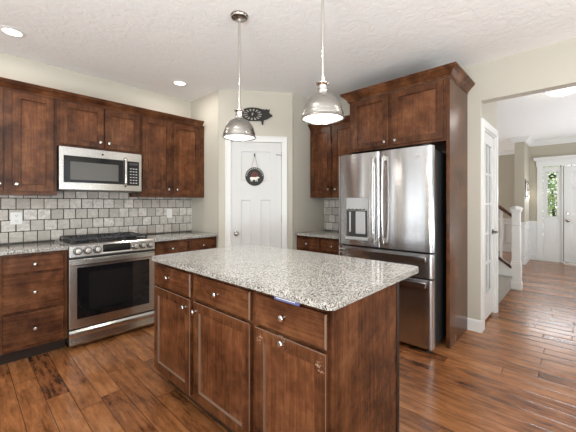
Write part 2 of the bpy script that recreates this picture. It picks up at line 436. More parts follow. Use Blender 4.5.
# rear (south) and left (west) walls behind the camera, with windows
wallbox('wall_south', [(XR - .15, -2.4, YR - .15, YR, 0, CZ), (2.8, XW, YR - .15, YR, 0, CZ), (-2.4, 2.8, YR - .15, YR, 0, .6), (-2.4, 2.8, YR - .15, YR, 2.5, CZ)], M_wall)
window('window_2', (-2.4, 2.8, YR - .15, YR, .6, 2.5), 'x')
wallbox('wall_west', [(XR - .15, XR, YR, -2.4, 0, CZ), (XR - .15, XR, 0, 2.0, 0, CZ), (XR - .15, XR, 3.5, YW, 0, CZ), (XR - .15, XR, -2.4, 0, 0, .7), (XR - .15, XR, -2.4, 0, 2.3, CZ), (XR - .15, XR, 2.0, 3.5, 0, .1), (XR - .15, XR, 2.0, 3.5, 2.15, CZ)], M_wall)
window('window_3', (XR - .15, XR, -2.4, 0, .7, 2.3), 'y')
window('window_4', (XR - .15, XR, 2.0, 3.5, .1, 2.15), 'y')
# hall
FD0, FD1 = 3.68, 4.30          # french door leaf
wallbox('wall_hall_left', [(XW + .12, FD0 - .02, HY, HY + .12, 0, CZ), (FD1 + .02, 4.37, HY, HY + .12, 0, CZ), (FD0 - .02, FD1 + .02, HY, HY + .12, 2.075, CZ), (4.27, 4.37, HY + .12, 4.2, 0, CZ)], M_wall)
XF = 8.95
wallbox('wall_hall_end', [(XF, XF + .14, .64, 1.02, 0, CZ), (XF, XF + .14, -.78, .64, 2.13, CZ), (XF, XF + .14, -2.2, -.78, 0, CZ)], M_wallh)
wallbox('wall_hall_stub', [(8.13, XF, .85, 1.02, 0, CZ), (XF + .14, 10.1, .9, 1.02, 0, CZ)], M_wallh)
wallbox('wall_dining_end', [(10.0, 10.1, 1.02, 4.2, 0, CZ)], M_wallh)
wallbox('wall_dining_north', [(4.37, 8.8, 4.2, 4.35, 0, CZ), (9.8, 10.1, 4.2, 4.35, 0, CZ), (8.8, 9.8, 4.2, 4.35, 0, .75), (8.8, 9.8, 4.2, 4.35, 2.25, CZ)], M_wallh)
window('window_5', (8.8, 9.8, 4.2, 4.35, .75, 2.25), 'x')
wallbox('wall_hall_south', [(XW + .12, 5.1, -2.35, -2.2, 0, CZ), (8.1, XF + .14, -2.35, -2.2, 0, CZ), (5.1, 8.1, -2.35, -2.2, 0, .6), (5.1, 8.1, -2.35, -2.2, 2.4, CZ)], M_wallh)
window('window_6', (5.1, 8.1, -2.35, -2.2, .6, 2.4), 'x')

# baseboards, crown and casing
BB = [(0, 0), (.014, 0), (.014, .105), (.010, .115), (.006, .12), (0, .12)]
def trim(name, path, prof, m=None): b = nb(); sweep(b, path, prof); return struct(obj(name, b, m or M_white))
trim('baseboard_east', [(XW, .834), (XW, HY), (3.612, HY)], BB)
trim('baseboard_hall_stub', [(XF, .85), (8.13, .85), (8.13, 1.02), (8.9, 1.02)][::-1], [(o, z) for o, z in BB])
trim('baseboard_dining', [(10.0, 4.2), (10.0, 1.02)][::1], BB)
HCR = [(0, 0), (.012, 0), (.018, -.012), (.062, .07), (.075, .078), (.075, .10), (0, .10)]
HCR = [(o, CZ - .1 + z if z >= 0 else CZ - .1) for o, z in HCR]
trim('trim_1', [(10.0, 1.02), (8.13, 1.02), (8.13, .85), (XF, .85), (XF, -2.2)], [(o * 1.25, z) for o, z in HCR][::-1])
b = nb(); sweep(b, [(10.0, 4.2), (10.0, 1.02)], HCR); struct(obj('trim_2', b, M_white))
# pantry door casing
CAS = [(0, 0), (.058, 0), (.058, .012), (.05, .016), (.012, .011), (0, .009)]
b = nb()
box(b, DX0 - .058, DX0 + .004, -.016, 0, 0, DZ + .062, .003); box(b, DX1 - .004, DX1 + .058, -.016, 0, 0, DZ + .062, .003); box(b, DX0 + .004, DX1 - .004, -.016, 0, DZ - .004, DZ + .062, .003)
box(b, DX0 - .066, DX0 - .05, -.021, 0, 0, DZ + .07, .003); box(b, DX1 + .05, DX1 + .066, -.021, 0, 0, DZ + .07, .003); box(b, DX0 - .05, DX1 + .05, -.021, 0, DZ + .054, DZ + .07, .003)
o = struct(obj('trim_3', b, M_white)); o.location = (P0.x, P0.y, 0); o.rotation_euler = (0, 0, DA)

# pantry door: wide top panel over two tall panels
d1 = bpy.data.objects.new('door_1', None); COL.objects.link(d1); struct(d1); d1['label'] = 'white three-panel pantry door in the angled corner wall'
d1.location = (P0.x, P0.y, 0); d1.rotation_euler = (0, 0, DA)
def panelled_leaf(b, x0, x1, z0, z1, yf, t, cells, rec=.008, bev=.012):
    """door slab whose front carries recessed panels (cells = x0,x1,z0,z1)"""
    xs = sorted({x0, x1, *[c[0] for c in cells], *[c[1] for c in cells]}); zs = sorted({z0, z1, *[c[2] for c in cells], *[c[3] for c in cells]})
    def inside(xm, zm): return next((c for c in cells if c[0] < xm < c[1] and c[2] < zm < c[3]), None)
    V = {}
    def v(x, y, z):
        k = (round(x, 5), round(y, 5), round(z, 5))
        if k not in V: V[k] = b.verts.new((x, y, z))
        return V[k]
    for xa, xb in zip(xs, xs[1:]):
        for za, zb in zip(zs, zs[1:]):
            if not inside((xa + xb) / 2, (za + zb) / 2): b.faces.new((v(xa, yf, za), v(xb, yf, za), v(xb, yf, zb), v(xa, yf, zb)))
    for c in cells:
        zz = [z for z in zs if c[2] <= z <= c[3]]; xx = [x for x in xs if c[0] <= x <= c[1]]
        o = [v(x, yf, c[2]) for x in xx] + [v(c[1], yf, z) for z in zz[1:]] + [v(x, yf, c[3]) for x in xx[::-1][1:]] + [v(c[0], yf, z) for z in zz[::-1][1:-1]]
        def insp(p): return v(min(max(p.co.x, c[0] + bev), c[1] - bev), yf + rec, min(max(p.co.z, c[2] + bev), c[3] - bev))
        inn = [insp(p) for p in o]
        for i in range(len(o)):
            j = (i + 1) % len(o); q = []
            for w in (o[i], o[j], inn[j], inn[i]):
                if w not in q: q.append(w)
            if len(q) > 2: b.faces.new(q)
        q = []
        for w in inn:
            if w not in q: q.append(w)
        b.faces.new(q)
    yb = yf + t
    bk = [(x0, z0), (x1, z0), (x1, z1), (x0, z1)]
    bv = [v(x, yb, z) for x, z in bk]; b.faces.new(bv)
    bot = [v(x, yf, z0) for x in xs]; top = [v(x, yf, z1) for x in xs]; le = [v(x0, yf, z) for z in zs]; ri = [v(x1, yf, z) for z in zs]
    b.faces.new(bot + [bv[1], bv[0]]); b.faces.new(top + [bv[2], bv[3]]); b.faces.new(le + [bv[3], bv[0]]); b.faces.new(ri + [bv[2], bv[1]])
L0, L1 = DX0 + .006, DX1 - .006
b = nb(); panelled_leaf(b, L0, L1, .012, DZ - .006, .004, .036, [(L0 + .12, L1 - .135, 1.56, 1.93), (L0 + .12, L0 + .245, .22, 1.33), (L1 - .26, L1 - .135, .22, 1.33)])
obj('door_panel', b, M_door, d1)
def doorknob(parent, x, z, y, m=M_nickel, s=1):
    b = nb(); lathe(b, [(.031 * s, y), (.031 * s, y - .006), (.026 * s, y - .011), (.012 * s, y - .014), (.011 * s, y - .032), (.020 * s, y - .038), (.0285 * s, y - .049), (.0285 * s, y - .058), (.021 * s, y - .068), (.008 * s, y - .072)], 24, c=(x, 0, z), axis='y')
    return obj('doorknob', b, m, parent, True)
doorknob(d1, L0 + .062, .915, .004)
for z in (1.88, 1.09, .25):
    b = nb(); box(b, L1 - .001, L1 + .009, -.004, .006, z - .045, z + .045); lathe(b, [(.006, z - .05), (.006, z + .05)], 10, c=(L1 + .004, -.0055, 0)); obj('hinge', b, M_hinge, d1)
b = nb(); tube(b, [(L1 - .002, -.008, 1.885), (L1 - .03, -.022, 1.89), (L1 - .058, -.03, 1.887)], .0035, 8); box(b, L1 - .066, L1 - .055, -.036, -.024, 1.88, 1.894, .002); obj('door_stop', b, M_nickel, d1)

# round sign on the pantry door
sg = thing('door_sign', 'round dark wooden sign with a white cow hanging by cord on the pantry door', 'sign', (P0.x + dv.x * .438, P0.y + dv.y * .438, 1.617), DA)
R = .114; yd = .0035
b = nb(); lathe(b, [(R - .003, yd), (R, yd - .003), (R, yd - .011), (R - .003, yd - .014)], 48, axis='y'); obj('disc', b, M_sign, sg)
b = nb(); tube(b, [(math.cos(a) * (R - .002), yd - .013, math.sin(a) * (R - .002)) for a in [2 * PI * k / 48 for k in range(49)]], .0028, 6); obj('rim', b, M_iron2, sg)
b = nb(); yt = yd - .0142
for k in range(13):          # white lettering marks round the upper rim
    a = math.radians(172 - k * 13.6); c, s_ = math.cos(a), math.sin(a); rr = R - .014
    for (da, dr, wd, hh) in ((-.035, 0, .0035, .0125), (.035, 0, .0035, .0125), (0, .003 if k % 2 else -.003, .008, .0032)):
        aa = a + da; m4 = Matrix.Translation((math.cos(aa) * (rr + dr), 0, math.sin(aa) * (rr + dr))) @ Matrix.Rotation(-(a - PI / 2), 4, 'Y')
        q = nb(); box(q, -wd / 2, wd / 2, yt - .001, yt + .001, -hh / 2, hh / 2); q.transform(m4); tmp = bpy.data.meshes.new('t'); q.to_mesh(tmp); q.free(); b.from_mesh(tmp); bpy.data.meshes.remove(tmp)
obj('rim_lettering', b, M_cream, sg)
b = nb()                     # red barn with a pale ridge line
prism(b, [(-.042, -.008), (.042, -.008), (.042, .022), (.030, .046), (0, .064), (-.030, .046), (-.042, .022)], yt - .001, yt + .001); obj('red_barn', b, M_red, sg)
b = nb(); box(b, -.014, .014, yt - .0016, yt - .0008, .026, .03); box(b, -.014, .014, yt - .0016, yt - .0008, .006, .010); box(b, -.0155, -.0125, yt - .0016, yt - .0008, .006, .03); box(b, .0125, .0155, yt - .0016, yt - .0008, .006, .03); obj('barn_hatch', b, M_sign, sg)
cow = [(x * 1.08, z * .95 - .004) for x, z in [(-.052, -.012), (-.050, -.006), (-.040, -.003), (.018, -.004), (.026, .002), (.030, .006), (.033, .002), (.046, -.001), (.056, -.009), (.052, -.016), (.040, -.017), (.034, -.024), (.032, -.034), (.032, -.060), (.025, -.060), (.024, -.038), (.018, -.036), (.016, -.060), (.009, -.060), (.008, -.038), (-.022, -.039), (-.024, -.060), (-.031, -.060), (-.031, -.040), (-.035, -.040), (-.037, -.060), (-.044, -.060), (-.044, -.034), (-.048, -.026), (-.049, -.036), (-.053, -.036)]]
me = curve2d([cow], .003, 'cow'); me.transform(Matrix.Translation((0, yt - .001, 0)) @ RX90); obj('white_cow', me, M_cream, sg)
hz = .27
b = nb(); tube(b, [(-.04, yd - .008, .098), (-.003, yd - .008, hz - .008), (0, yd - .008, hz - .005), (.003, yd - .008, hz - .008), (.04, yd - .008, .098)], .0022, 6); obj('cord', b, M_rope, sg)
hk = thing('adhesive_hook', 'small black hook at the top of the pantry door holding the sign cord', 'hook', (sg.location.x, sg.location.y, 1.615 + hz - .012), DA)
b = nb(); box(b, -.008, .008, yd - .004, yd, -.012, .03, .002); obj('plate', b, M_blackm, hk); b = nb(); tube(b, [(0, yd - .002, .004), (0, yd - .014, 0), (0, yd - .017, .008)], .003, 8); obj('hook_arm', b, M_blackm, hk)

# pig cut-out above the pantry door
pg = thing('pig_wall_art', 'black metal pig silhouette with cut-out pattern on the wall above the pantry door', 'wall art', (P0.x + dv.x * .476, P0.y + dv.y * .476, 2.372), DA)
pig = [(-.190, .055), (-.172, .075), (-.12, .093), (-.06, .100), (0, .094), (.06, .080), (.098, .076), (.108, .088), (.118, .080), (.132, .072), (.146, .086), (.152, .078), (.146, .056), (.142, .040), (.158, .024), (.178, .018), (.184, .002), (.178, -.010), (.160, -.014), (.140, -.030), (.110, -.046), (.078, -.056), (.072, -.076), (.070, -.112), (.050, -.114), (.046, -.078), (.036, -.066), (-.03, -.07), (-.085, -.07), (-.125, -.078), (-.135, -.092), (-.150, -.09), (-.158, -.062), (-.178, -.045), (-.188, 0), (-.196, .03), (-.205, .045), (-.196, .056)]
holes = []
cx0, cz0 = -.062, .012
for k in range(14):
    a = 2 * PI * k / 14 + .1; r0, r1 = .52, .93
    ex, ez = .120, .074
    def pp(rr, da): return (cx0 + ex * rr * math.cos(a + da), cz0 + ez * rr * math.sin(a + da))
    holes.append([pp(r0, -.05), pp(.7, -.125), pp(r1, -.12), pp(r1, .12), pp(.7, .10), pp(r0, .05)])
holes.append([(cx0 - .012, cz0 + .018), (cx0 + .010, cz0 + .024), (cx0 + .004, cz0 - .004), (cx0 - .008, cz0 - .022), (cx0 - .014, cz0)])
me = curve2d([pig] + holes, .006, 'pig'); me.transform(Matrix.Translation((0, -.012, 0)) @ RX90); obj('pig_plate', me, M_iron2, pg)
for x in (-.165, .1):
    b = nb(); lathe(b, [(.006, 0), (.006, -.0155), (.009, -.016), (.006, -.02)], 10, c=(x, 0, .055), axis='y'); obj('standoff', b, M_iron2, pg)

# ------------------------------------------------------------------ range wall: upper cabinets
YU = 3.55; UT = 2.285; UB = 1.36; UD = YW - YU - .001
def upper(label, x0, x1, z0, doors, knobs, loc, rz, group, depth=UD, top=UT, rail=.03):
    t_ = thing('upper_cabinet', label, 'wall cabinet', loc, rz, group)
    b = nb(); box(b, x0, x1, 0, depth, z0, top); obj('body', b, M_wood, t_)
    b = nb(); box(b, x0, x1, .004, .022, z0 - .026, z0 - .0003, .003)
    if rail: obj('light_rail', b, M_wood, t_)
    for (a, c, e, f), (kx, kz) in zip(doors, knobs):
        d = panel_door(t_, a, c, e, f); knob(d, kx, kz)
    return t_
UG = 'wall cabinets in the kitchen'
def U0(x): return (x, YU, 0)
upper('tall dark-stained wall cabinet left of the microwave, its left door cut by the photo edge', 0, .68, UB, [(.022, .310, 1.392, 2.25), (.367, .655, 1.392, 2.25)], [(.284, 1.45), (.393, 1.45)], U0(-.067), 0, UG, rail=None)
upper('short dark-stained double-door wall cabinet above the microwave', 0, .758, 1.825, [(.022, .386, 1.845, 2.25), (.396, .738, 1.845, 2.25)], [(.352, 1.9), (.430, 1.9)], U0(.614), 0, UG, rail=None)
upper('tall dark-stained double-door wall cabinet right of the microwave, against the beige return wall', 0, .795, UB, [(.008, .340, 1.392, 2.25), (.378, .716, 1.392, 2.25)], [(.308, 1.45), (.410, 1.45)], U0(1.3735), 0, UG, rail=None)
upper('dark-stained wall cabinet at the far left end of the range wall', 0, 1.086, UB, [(.03, .525, 1.392, 2.25), (.56, 1.055, 1.392, 2.25)], [(.49, 1.45), (.595, 1.45)], U0(-1.154), 0, UG, rail=None)
b = nb(); sweep(b, [(-1.154, YU), (2.135, YU)], [(o + .0006, UT - .030 + z) for o, z in CROWN]); tag(obj('cabinet_crown', b, M_woodh), 'long dark wood crown moulding along the top of the wall cabinets above the range', 'crown moulding')

# microwave
mw = thing('microwave', 'stainless over-the-range microwave with black window below the short cabinet', 'microwave', (.616, 3.50, 1.412))
w, hM = .735, .405
b = nb(); box(b, .004, w - .004, .0, .37, .0, hM, .004); obj('housing', b, M_blackm, mw)
b = nb(); box(b, 0, w, -.03, -.001, .0, hM, .006, seg=2)
obj('front_panel', b, M_steel, mw)
b = nb(); box(b, .034, .552, -.0335, -.0305, .07, .322, .001); obj('window', b, M_mwg, mw)
b = nb(); box(b, .085, .500, -.0345, -.0337, .098, .268, .0003); obj('mesh_screen', b, M_mwi, mw)
b = nb(); tube(b, [(.566, -.03, .345), (.566, -.052, .335), (.566, -.058, .30), (.566, -.058, .10), (.566, -.052, .065), (.566, -.03, .055)], .0125, 12); obj('handle', b, M_steel, mw, True)
b = nb(); box(b, .588, .706, -.0335, -.0305, .062, .318, .001); cp = obj('control_panel', b, M_black, mw)
b = nb(); box(b, .605, .69, -.0343, -.0336, .278, .302); obj('clock_display', b, M_dgrey, cp)
for i in range(3):
    for j in range(6): b = nb(); box(b, .612 + i * .028, .630 + i * .028, -.0341, -.0336, .085 + j * .03, .094 + j * .03); obj('button', b, M_lgrey, cp)
b = nb(); lathe(b, [(.009, -.0305), (.009, -.032)], 16, c=(.355, 0, .36), axis='y'); obj('badge', b, M_dgrey, mw)
b = nb(); box(b, .03, w - .03, -.02, .2, -.0035, -.0002); obj('vent_grille', b, M_dgrey, mw)

# ------------------------------------------------------------------ backsplash
def backsplash(name, label, x0, x1, z0, z1, loc, rz, pitch=.1055, tall=None):
    t_ = thing(name, label, 'backsplash', loc, rz)
    g = nb(); box(g, x0, x1, -.010, -.0005, z0, z1)
    if tall: box(g, tall[0], tall[1], -.010, -.0005, z1, tall[2])
    obj('grout', g, M_grout, t_)
    b = nb(); r = 0; z = z0 + .001; gp = .0065
    ztop = tall[2] if tall else z1
    while z < ztop - .012:
        x = x0 - (pitch / 2 if r % 2 else 0) + .028
        x -= pitch
        while x < x1:
            xa, xb = max(x, x0), min(x + pitch - gp, x1)
            inn = tall and xa >= tall[0] and xb <= tall[1]
            zt = min(z + pitch - gp, ztop if inn else z1)
            if xb - xa > .012 and zt - z > .01:
                e = [random.uniform(-.0012, .0012) for _ in range(4)]; fy = -.0145 - random.random() * .0025
                box(b, xa + e[0], xb + e[1], fy, -.0098, z + e[2], zt + e[3] if zt < z1 - .002 else zt, .003, seg=2)
            x += pitch
        z += pitch; r += 1
    obj('stone_tiles', b, M_tile, t_); return t_
backsplash('backsplash', 'grey-beige stone tile backsplash behind the range below the wall cabinets', -.25, 2.169, .9155, 1.359, (0, YW, 0), 0, tall=(.6165, 1.3715, 1.411))
def outlet(label, x, z, w, loc, rz, kind):
    t_ = thing('wall_outlet' if kind == 'o' else 'light_switch', label, 'outlet' if kind == 'o' else 'switch', loc, rz)
    b = nb(); box(b, -w / 2, w / 2, -.006, 0, -.058, .058, .003, seg=2); obj('cover_plate', b, M_plate, t_)
    if kind == 'o':
        for dz in (.024, -.024):
            b = nb(); prism(b, [(x_, z_ + dz) for x_, z_ in rrect(-.017, .017, -.014, .014, [.009] * 4, 4)], -.0085, -.0055); r = obj('receptacle', b, M_plate, t_)
            b = nb(); box(b, -.008, -.0055, -.0092, -.0084, dz - .003, dz + .006); box(b, .0055, .008, -.0092, -.0084, dz - .003, dz + .006); lathe(b, [(.0025, -.0092), (.0025, -.0084)], 8, c=(0, 0, dz - .009), axis='y'); obj('slot', b, M_slot, r)
    else:
        b = nb(); box(b, -.0165, .0165, -.0095, -.0055, -.033, .033, .002); obj('rocker', b, M_plate, t_)
    return t_
outlet('white wall outlet on the tile backsplash left of the range', 0, 0, .086, (.358, YW - .0182, 1.145), 0, 'o')
outlet('white rocker switch plate on the tile backsplash right of the range', 0, 0, .072, (1.85, YW - .0182, 1.157), 0, 's')

# ------------------------------------------------------------------ base cabinets, range wall
YB = 3.27; BT = .8835; BD = YW - YB - .02
lb = thing('base_cabinet', 'dark-stained three-drawer base cabinet left of the range', 'base cabinet', (.0, YB, 0), 0, 'base cabinets')
carcass(lb, .19, .640, 0, BT, BD, .105)
for z0, z1 in ((.722, .857), (.415, .706), (.128, .398)):
    d = slab_drawer(lb, .218, .613, z0, z1); knob(d, .4155, (z0 + z1) / 2 if z1 < .8 else .788)
lb2 = thing('base_cabinet', 'dark-stained base cabinet at the left end of the range wall, beyond the drawers', 'base cabinet', (0, YB, 0), 0, 'base cabinets')
carcass(lb2, -1.15, .188, 0, BT, BD, .105)
for x0, x1 in ((-1.12, -.5), (-.45, .165)):
    d = slab_drawer(lb2, x0, x1, .722, .857); knob(d, (x0 + x1) / 2, .788)
    d = panel_door(lb2, x0, x1, .128, .706); knob(d, x1 - .03, .65)
rb = thing('base_cabinet', 'dark-stained base cabinet with two small drawers right of the range', 'base cabinet', (0, YB, 0), 0, 'base cabinets')
carcass(rb, 1.388, 2.166, 0, BT, BD, .105)
for x0, x1 in ((1.405, 1.775), (1.797, 2.15)):
    d = slab_drawer(rb, x0, x1, .722, .857); knob(d, (x0 + x1) / 2, .79)
    d = panel_door(rb, x0, x1, .128, .706); knob(d, x1 - .03 if x0 < 1.6 else x0 + .03, .65)
def slab(name, label, poly, z0=.8845, z1=.9144, bev=.004):
    b = nb(); prism(b, poly, z0, z1, 'z', bev); return tag(obj(name, b, M_granite, smooth=True), label, 'countertop')
slab('countertop', 'speckled grey granite countertop left of the range', rrect(-1.17, .638, 3.225, YW - .0005, (0, .004, 0, 0)))
slab('countertop', 'speckled grey granite countertop right of the range with rounded end', rrect(1.390, 2.168, 3.225, YW - .0005, (.004, .03, 0, 0)))

# ------------------------------------------------------------------ range
rg = thing('range', 'stainless slide-in gas range with black oven window and six front knobs', 'range', (.643, 3.255, 0))
w = .741
b = nb(); box(b, .006, w - .006, .0, .57, .03, .885); box(b, .03, .06, .03, .06, 0, .03); box(b, w - .06, w - .03, .03, .06, 0, .03); box(b, .03, .06, .5, .53, 0, .03); box(b, w - .06, w - .03, .5, .53, 0, .03); obj('body', b, M_blackm, rg)
b = nb(); prism(b, [(-.038, .812), (-.001, .812), (-.001, .886), (.045, .913), (.012, .922), (-.014, .918), (-.03, .905)], 0, w, 'x'); cpn = obj('control_panel', b, M_steel, rg)
b = nb(); prism(b, [(-.0385, .833), (-.034, .833), (-.028, .902), (-.0322, .902)], .262, .505, 'x'); obj('display', b, M_black, cpn)
b = nb(); prism(b, [(-.0405, .822), (-.036, .822), (-.036, .829), (-.039, .829)], .25, .517, 'x'); obj('display_trim', b, M_steel, cpn)
for x in (.064, .138, .215, .548, .620, .693):
    b = nb(); lathe(b, [(.031, 0), (.031, -.006), (.027, -.009), (.0255, -.03), (.022, -.035), (.006, -.036)], 28, axis='y'); box(b, -.0035, .0035, -.0385, -.03, -.022, .022, .001)
    k = obj('knob', b, M_steel, rg, True, loc=(x, -.0345, .862)); k.rotation_euler = (math.radians(-7), 0, 0)
    b = nb(); lathe(b, [(.0345, .0), (.0345, -.003), (.0315, -.0035)], 28, axis='y'); obj('knob_bezel', b, M_blackm, k)
    b = nb(); lathe(b, [(.0282, -.0095), (.0268, -.026), (.0262, -.026), (.0272, -.0095)], 28, axis='y', cap=False); obj('knob_grip', b, M_dgrey, k)
b = nb(); box(b, 0, w, -.004, .6, .8955, .918, .005, seg=2)
for v_ in b.verts:
    if v_.co.z > .9 and v_.co.y < .02: v_.co.y += .03
obj('cooktop', b, M_steel, rg)
b = nb(); box(b, .03, w - .03, .075, .545, .9182, .9205, .001); obj('burner_pan', b, M_blackm, rg)
for x, y, r in ((.15, .19, .045), (.15, .42, .035), (.37, .305, .05), (.59, .19, .045), (.59, .42, .035)):
    b = nb(); lathe(b, [(r * 1.2, .9206), (r * 1.2, .926), (r, .928), (r, .936), (r * .9, .94), (.004, .941)], 24, c=(x, y, 0)); obj('burner', b, M_blackm, rg, True)
for i in range(3):
    x0 = .036 + i * .2255; x1 = x0 + .218; b = nb(); z0, z1 = .9455, .957; q = .009
    for yy in (.08, .31, .54): box(b, x0, x1, yy - q / 2, yy + q / 2, z0, z1, .002)
    for xx in (x0 + q / 2, x1 - q / 2): box(b, xx - q / 2, xx + q / 2, .08, .54, z0, z1, .002)
    for xx in (x0 + .06, (x0 + x1) / 2, x1 - .06): box(b, xx - q / 2, xx + q / 2, .085, .25, z0, z1 + .002, .002); box(b, xx - q / 2, xx + q / 2, .37, .535, z0, z1 + .002, .002)
    for yy in (.165, .455): box(b, x0 + .005, x1 - .005, yy - q / 2, yy + q / 2, z0, z1 + .002, .002)
    for xx in (x0 + .006, x1 - .006):
        for yy in (.085, .535): box(b, xx - .006, xx + .006, yy - .006, yy + .006, .9206, z0 + .002)
    obj('grate', b, M_iron, rg)
b = nb(); prism(b, rrect(0, w, .182, .790, [.006] * 4, 4), -.034, -.001, 'y', .003); od = obj('oven_door', b, M_steel, rg)
b = nb(); box(b, .058, .686, -.0375, -.0345, .262, .716, .001); obj('oven_window', b, M_oveng, od)
b = nb(); box(b, .15, .60, -.0382, -.0376, .33, .66, .0002); obj('inner_window', b, mat('oven_inner_glass', (.012, .011, .011), .03), od)
b = nb(); prism(b, [(-.062, .745), (-.054, .738), (-.046, .745), (-.044, .765), (-.050, .778), (-.060, .778)], .012, w - .012, 'x'); box(b, .03, .06, -.05, -.034, .752, .77); box(b, w - .06, w - .03, -.05, -.034, .752, .77); obj('handle', b, M_steel, od)
b = nb(); prism(b, [(-.001, .03), (-.030, .03), (-.040, .05), (-.034, .105), (-.036, .128), (-.044, .138), (-.042, .150), (-.030, .168), (-.001, .168)], 0, w, 'x'); obj('drawer', b, M_steel, rg)

# ------------------------------------------------------------------ fridge wall (facing -X): local x = -Y, local y = +X
def FL(x, y, z=0): return (x, y, z)
XU2 = 3.22
upper('dark-stained double-door wall cabinet between the pantry corner and the fridge', 0, .76, UB, [(.028, .346, 1.392, 2.25), (.384, .715, 1.392, 2.25)], [(.323, 1.46), (.429, 1.46)], (XU2, 2.633, 0), RZ_F, UG, depth=XW - XU2 - .001, rail=None)
b = nb(); sweep(b, [(XU2, 2.633), (XU2, 1.892)], [(o + .0006, UT - .030 + z) for o, z in CROWN]); tag(obj('cabinet_crown', b, M_woodh), 'short crown moulding on the wall cabinet left of the fridge cabinet', 'crown moulding')
b2 = thing('base_cabinet', 'dark-stained base cabinet with two drawers left of the fridge', 'base cabinet', (2.95, 2.6335, 0), RZ_F, 'base cabinets')
carcass(b2, 0, .757, 0, BT, XW - 2.95 - .02, .105)
for x0, x1 in ((.02, .371), (.401, .735)):
    d = slab_drawer(b2, x0, x1, .722, .857); knob(d, (x0 + x1) / 2, .787)
    d = panel_door(b2, x0, x1, .128, .706); knob(d, x1 - .03 if x0 < .1 else x0 + .03, .65)
slab('countertop', 'short speckled granite countertop between the pantry corner and the fridge', rrect(2.905, XW - .0005, 1.874, 2.634, (.004, 0, 0, .02)))
backsplash('backsplash', 'small grey-beige stone tile backsplash left of the fridge', 0, .76, .9155, 1.359, (XW, 2.6335, 0), RZ_F)
# fridge enclosure
EP = .835
b = nb(); box(b, 2.96, XW - .001, EP, EP + .03, 0, 2.40, .0015); tag(obj('fridge_end_panel', b, M_wood), 'tall dark-stained wood side panel right of the fridge', 'side panel')
b = nb(); box(b, 2.98, XW - .001, 1.852, 1.872, 0, 2.40, .0015); tag(obj('fridge_end_panel', b, M_wood), 'tall dark-stained side panel hidden between fridge and left base cabinet', 'side panel')
upper('deep dark-stained double-door cabinet above the fridge', 0, .984, 1.845, [(.045, .452, 1.868, 2.385), (.492, .962, 1.868, 2.385)], [(.418, 1.905), (.527, 1.905)], (2.962, 1.8515, 0), RZ_F, UG, depth=XW - 2.962 - .002, top=2.40, rail=None)
b = nb(); sweep(b, [(XU2 + .0, 1.873), (2.96, 1.873), (2.96, EP), (XW - .002, EP)], [(o * 1.25, 2.401 + z * 1.15 if z > 0 else 2.401) for o, z in CROWN]); tag(obj('cabinet_crown', b, M_woodh), 'dark wood crown moulding wrapping the top of the fridge cabinet', 'crown moulding')

# ------------------------------------------------------------------ fridge
fr = thing('refrigerator', 'stainless french-door refrigerator with water dispenser and two bottom drawers', 'refrigerator', (2.72, 1.845, 0), RZ_F)
w = .945
b = nb(); box(b, .012, w - .012, .075, .74, .045, 1.755, .004); obj('cabinet', b, M_blackm, fr)
b = nb(); box(b, .03, w - .03, .085, .2, .012, .0445); obj('kick_grille', b, M_blackm, fr)
for x in (.06, w - .06):
    b = nb(); lathe(b, [(.018, 0), (.018, .01), (.01, .012), (.01, .044)], 14, c=(x, .066, 0)); obj('foot', b, M_dgrey, fr)
def bowed(b, x0, x1, z0, z1, bow=.012, th=.065, nx=14, r=.012):
    """door slab with a slightly bowed face and rounded vertical edges"""
    pts = []
    for k in range(nx + 1):
        u = k / nx; x = x0 + (x1 - x0) * u; e = min(u, 1 - u) * (x1 - x0)
        y = -bow * (1 - (2 * u - 1) ** 2) + (0 if e >= r else (r - math.sqrt(max(0, r * r - (r - e) ** 2))))
        pts.append((x, y))
    xs = sorted({*[p[0] for p in pts], x0 + .001, x0 + .004, x0 + .008, x1 - .001, x1 - .004, x1 - .008})
    pts = []
    for x in xs:
        u = (x - x0) / (x1 - x0); e = min(x - x0, x1 - x)
        pts.append((x, -bow * (1 - (2 * u - 1) ** 2) + (0 if e >= r else (r - math.sqrt(max(0, r * r - (r - e) ** 2))))))
    poly = pts + [(x1, th), (x0, th)]
    prism(b, poly, z0, z1, 'z')
    return b
mid = .468
dd = nb(); bowed(dd, .002, mid - .003, .868, 1.778); LDoor = obj('left_door', dd, M_steelv, fr, True)
dd = nb(); bowed(dd, mid + .003, w - .002, .868, 1.778); RDoor = obj('right_door', dd, M_steelv, fr, True)
def fhandle(parent, x, z0, z1, lean):
    b = nb(); n = 9; y0 = -.012; pts = [(x, y0 + .006, z0)]
    for k in range(n + 1):
        u = k / n; pts.append((x, y0 - .032 - .014 * math.sin(PI * u), z0 + .01 + (z1 - z0 - .02) * u))
    pts.append((x, y0 + .006, z1)); tube(b, pts, .0125, 12)
    o = obj('handle', b, M_steelv, parent, True)
    for za, zb in ((z0 - .012, z0 + .035), (z1 - .035, z1 + .012)): b = nb(); box(b, x - .014, x + .014, y0 - .034, y0 + .01, za, zb, .004); obj('handle_mount', b, M_nickel, o)
fhandle(LDoor, mid - .048, .925, 1.715, 0); fhandle(RDoor, mid + .048, .925, 1.715, 0)
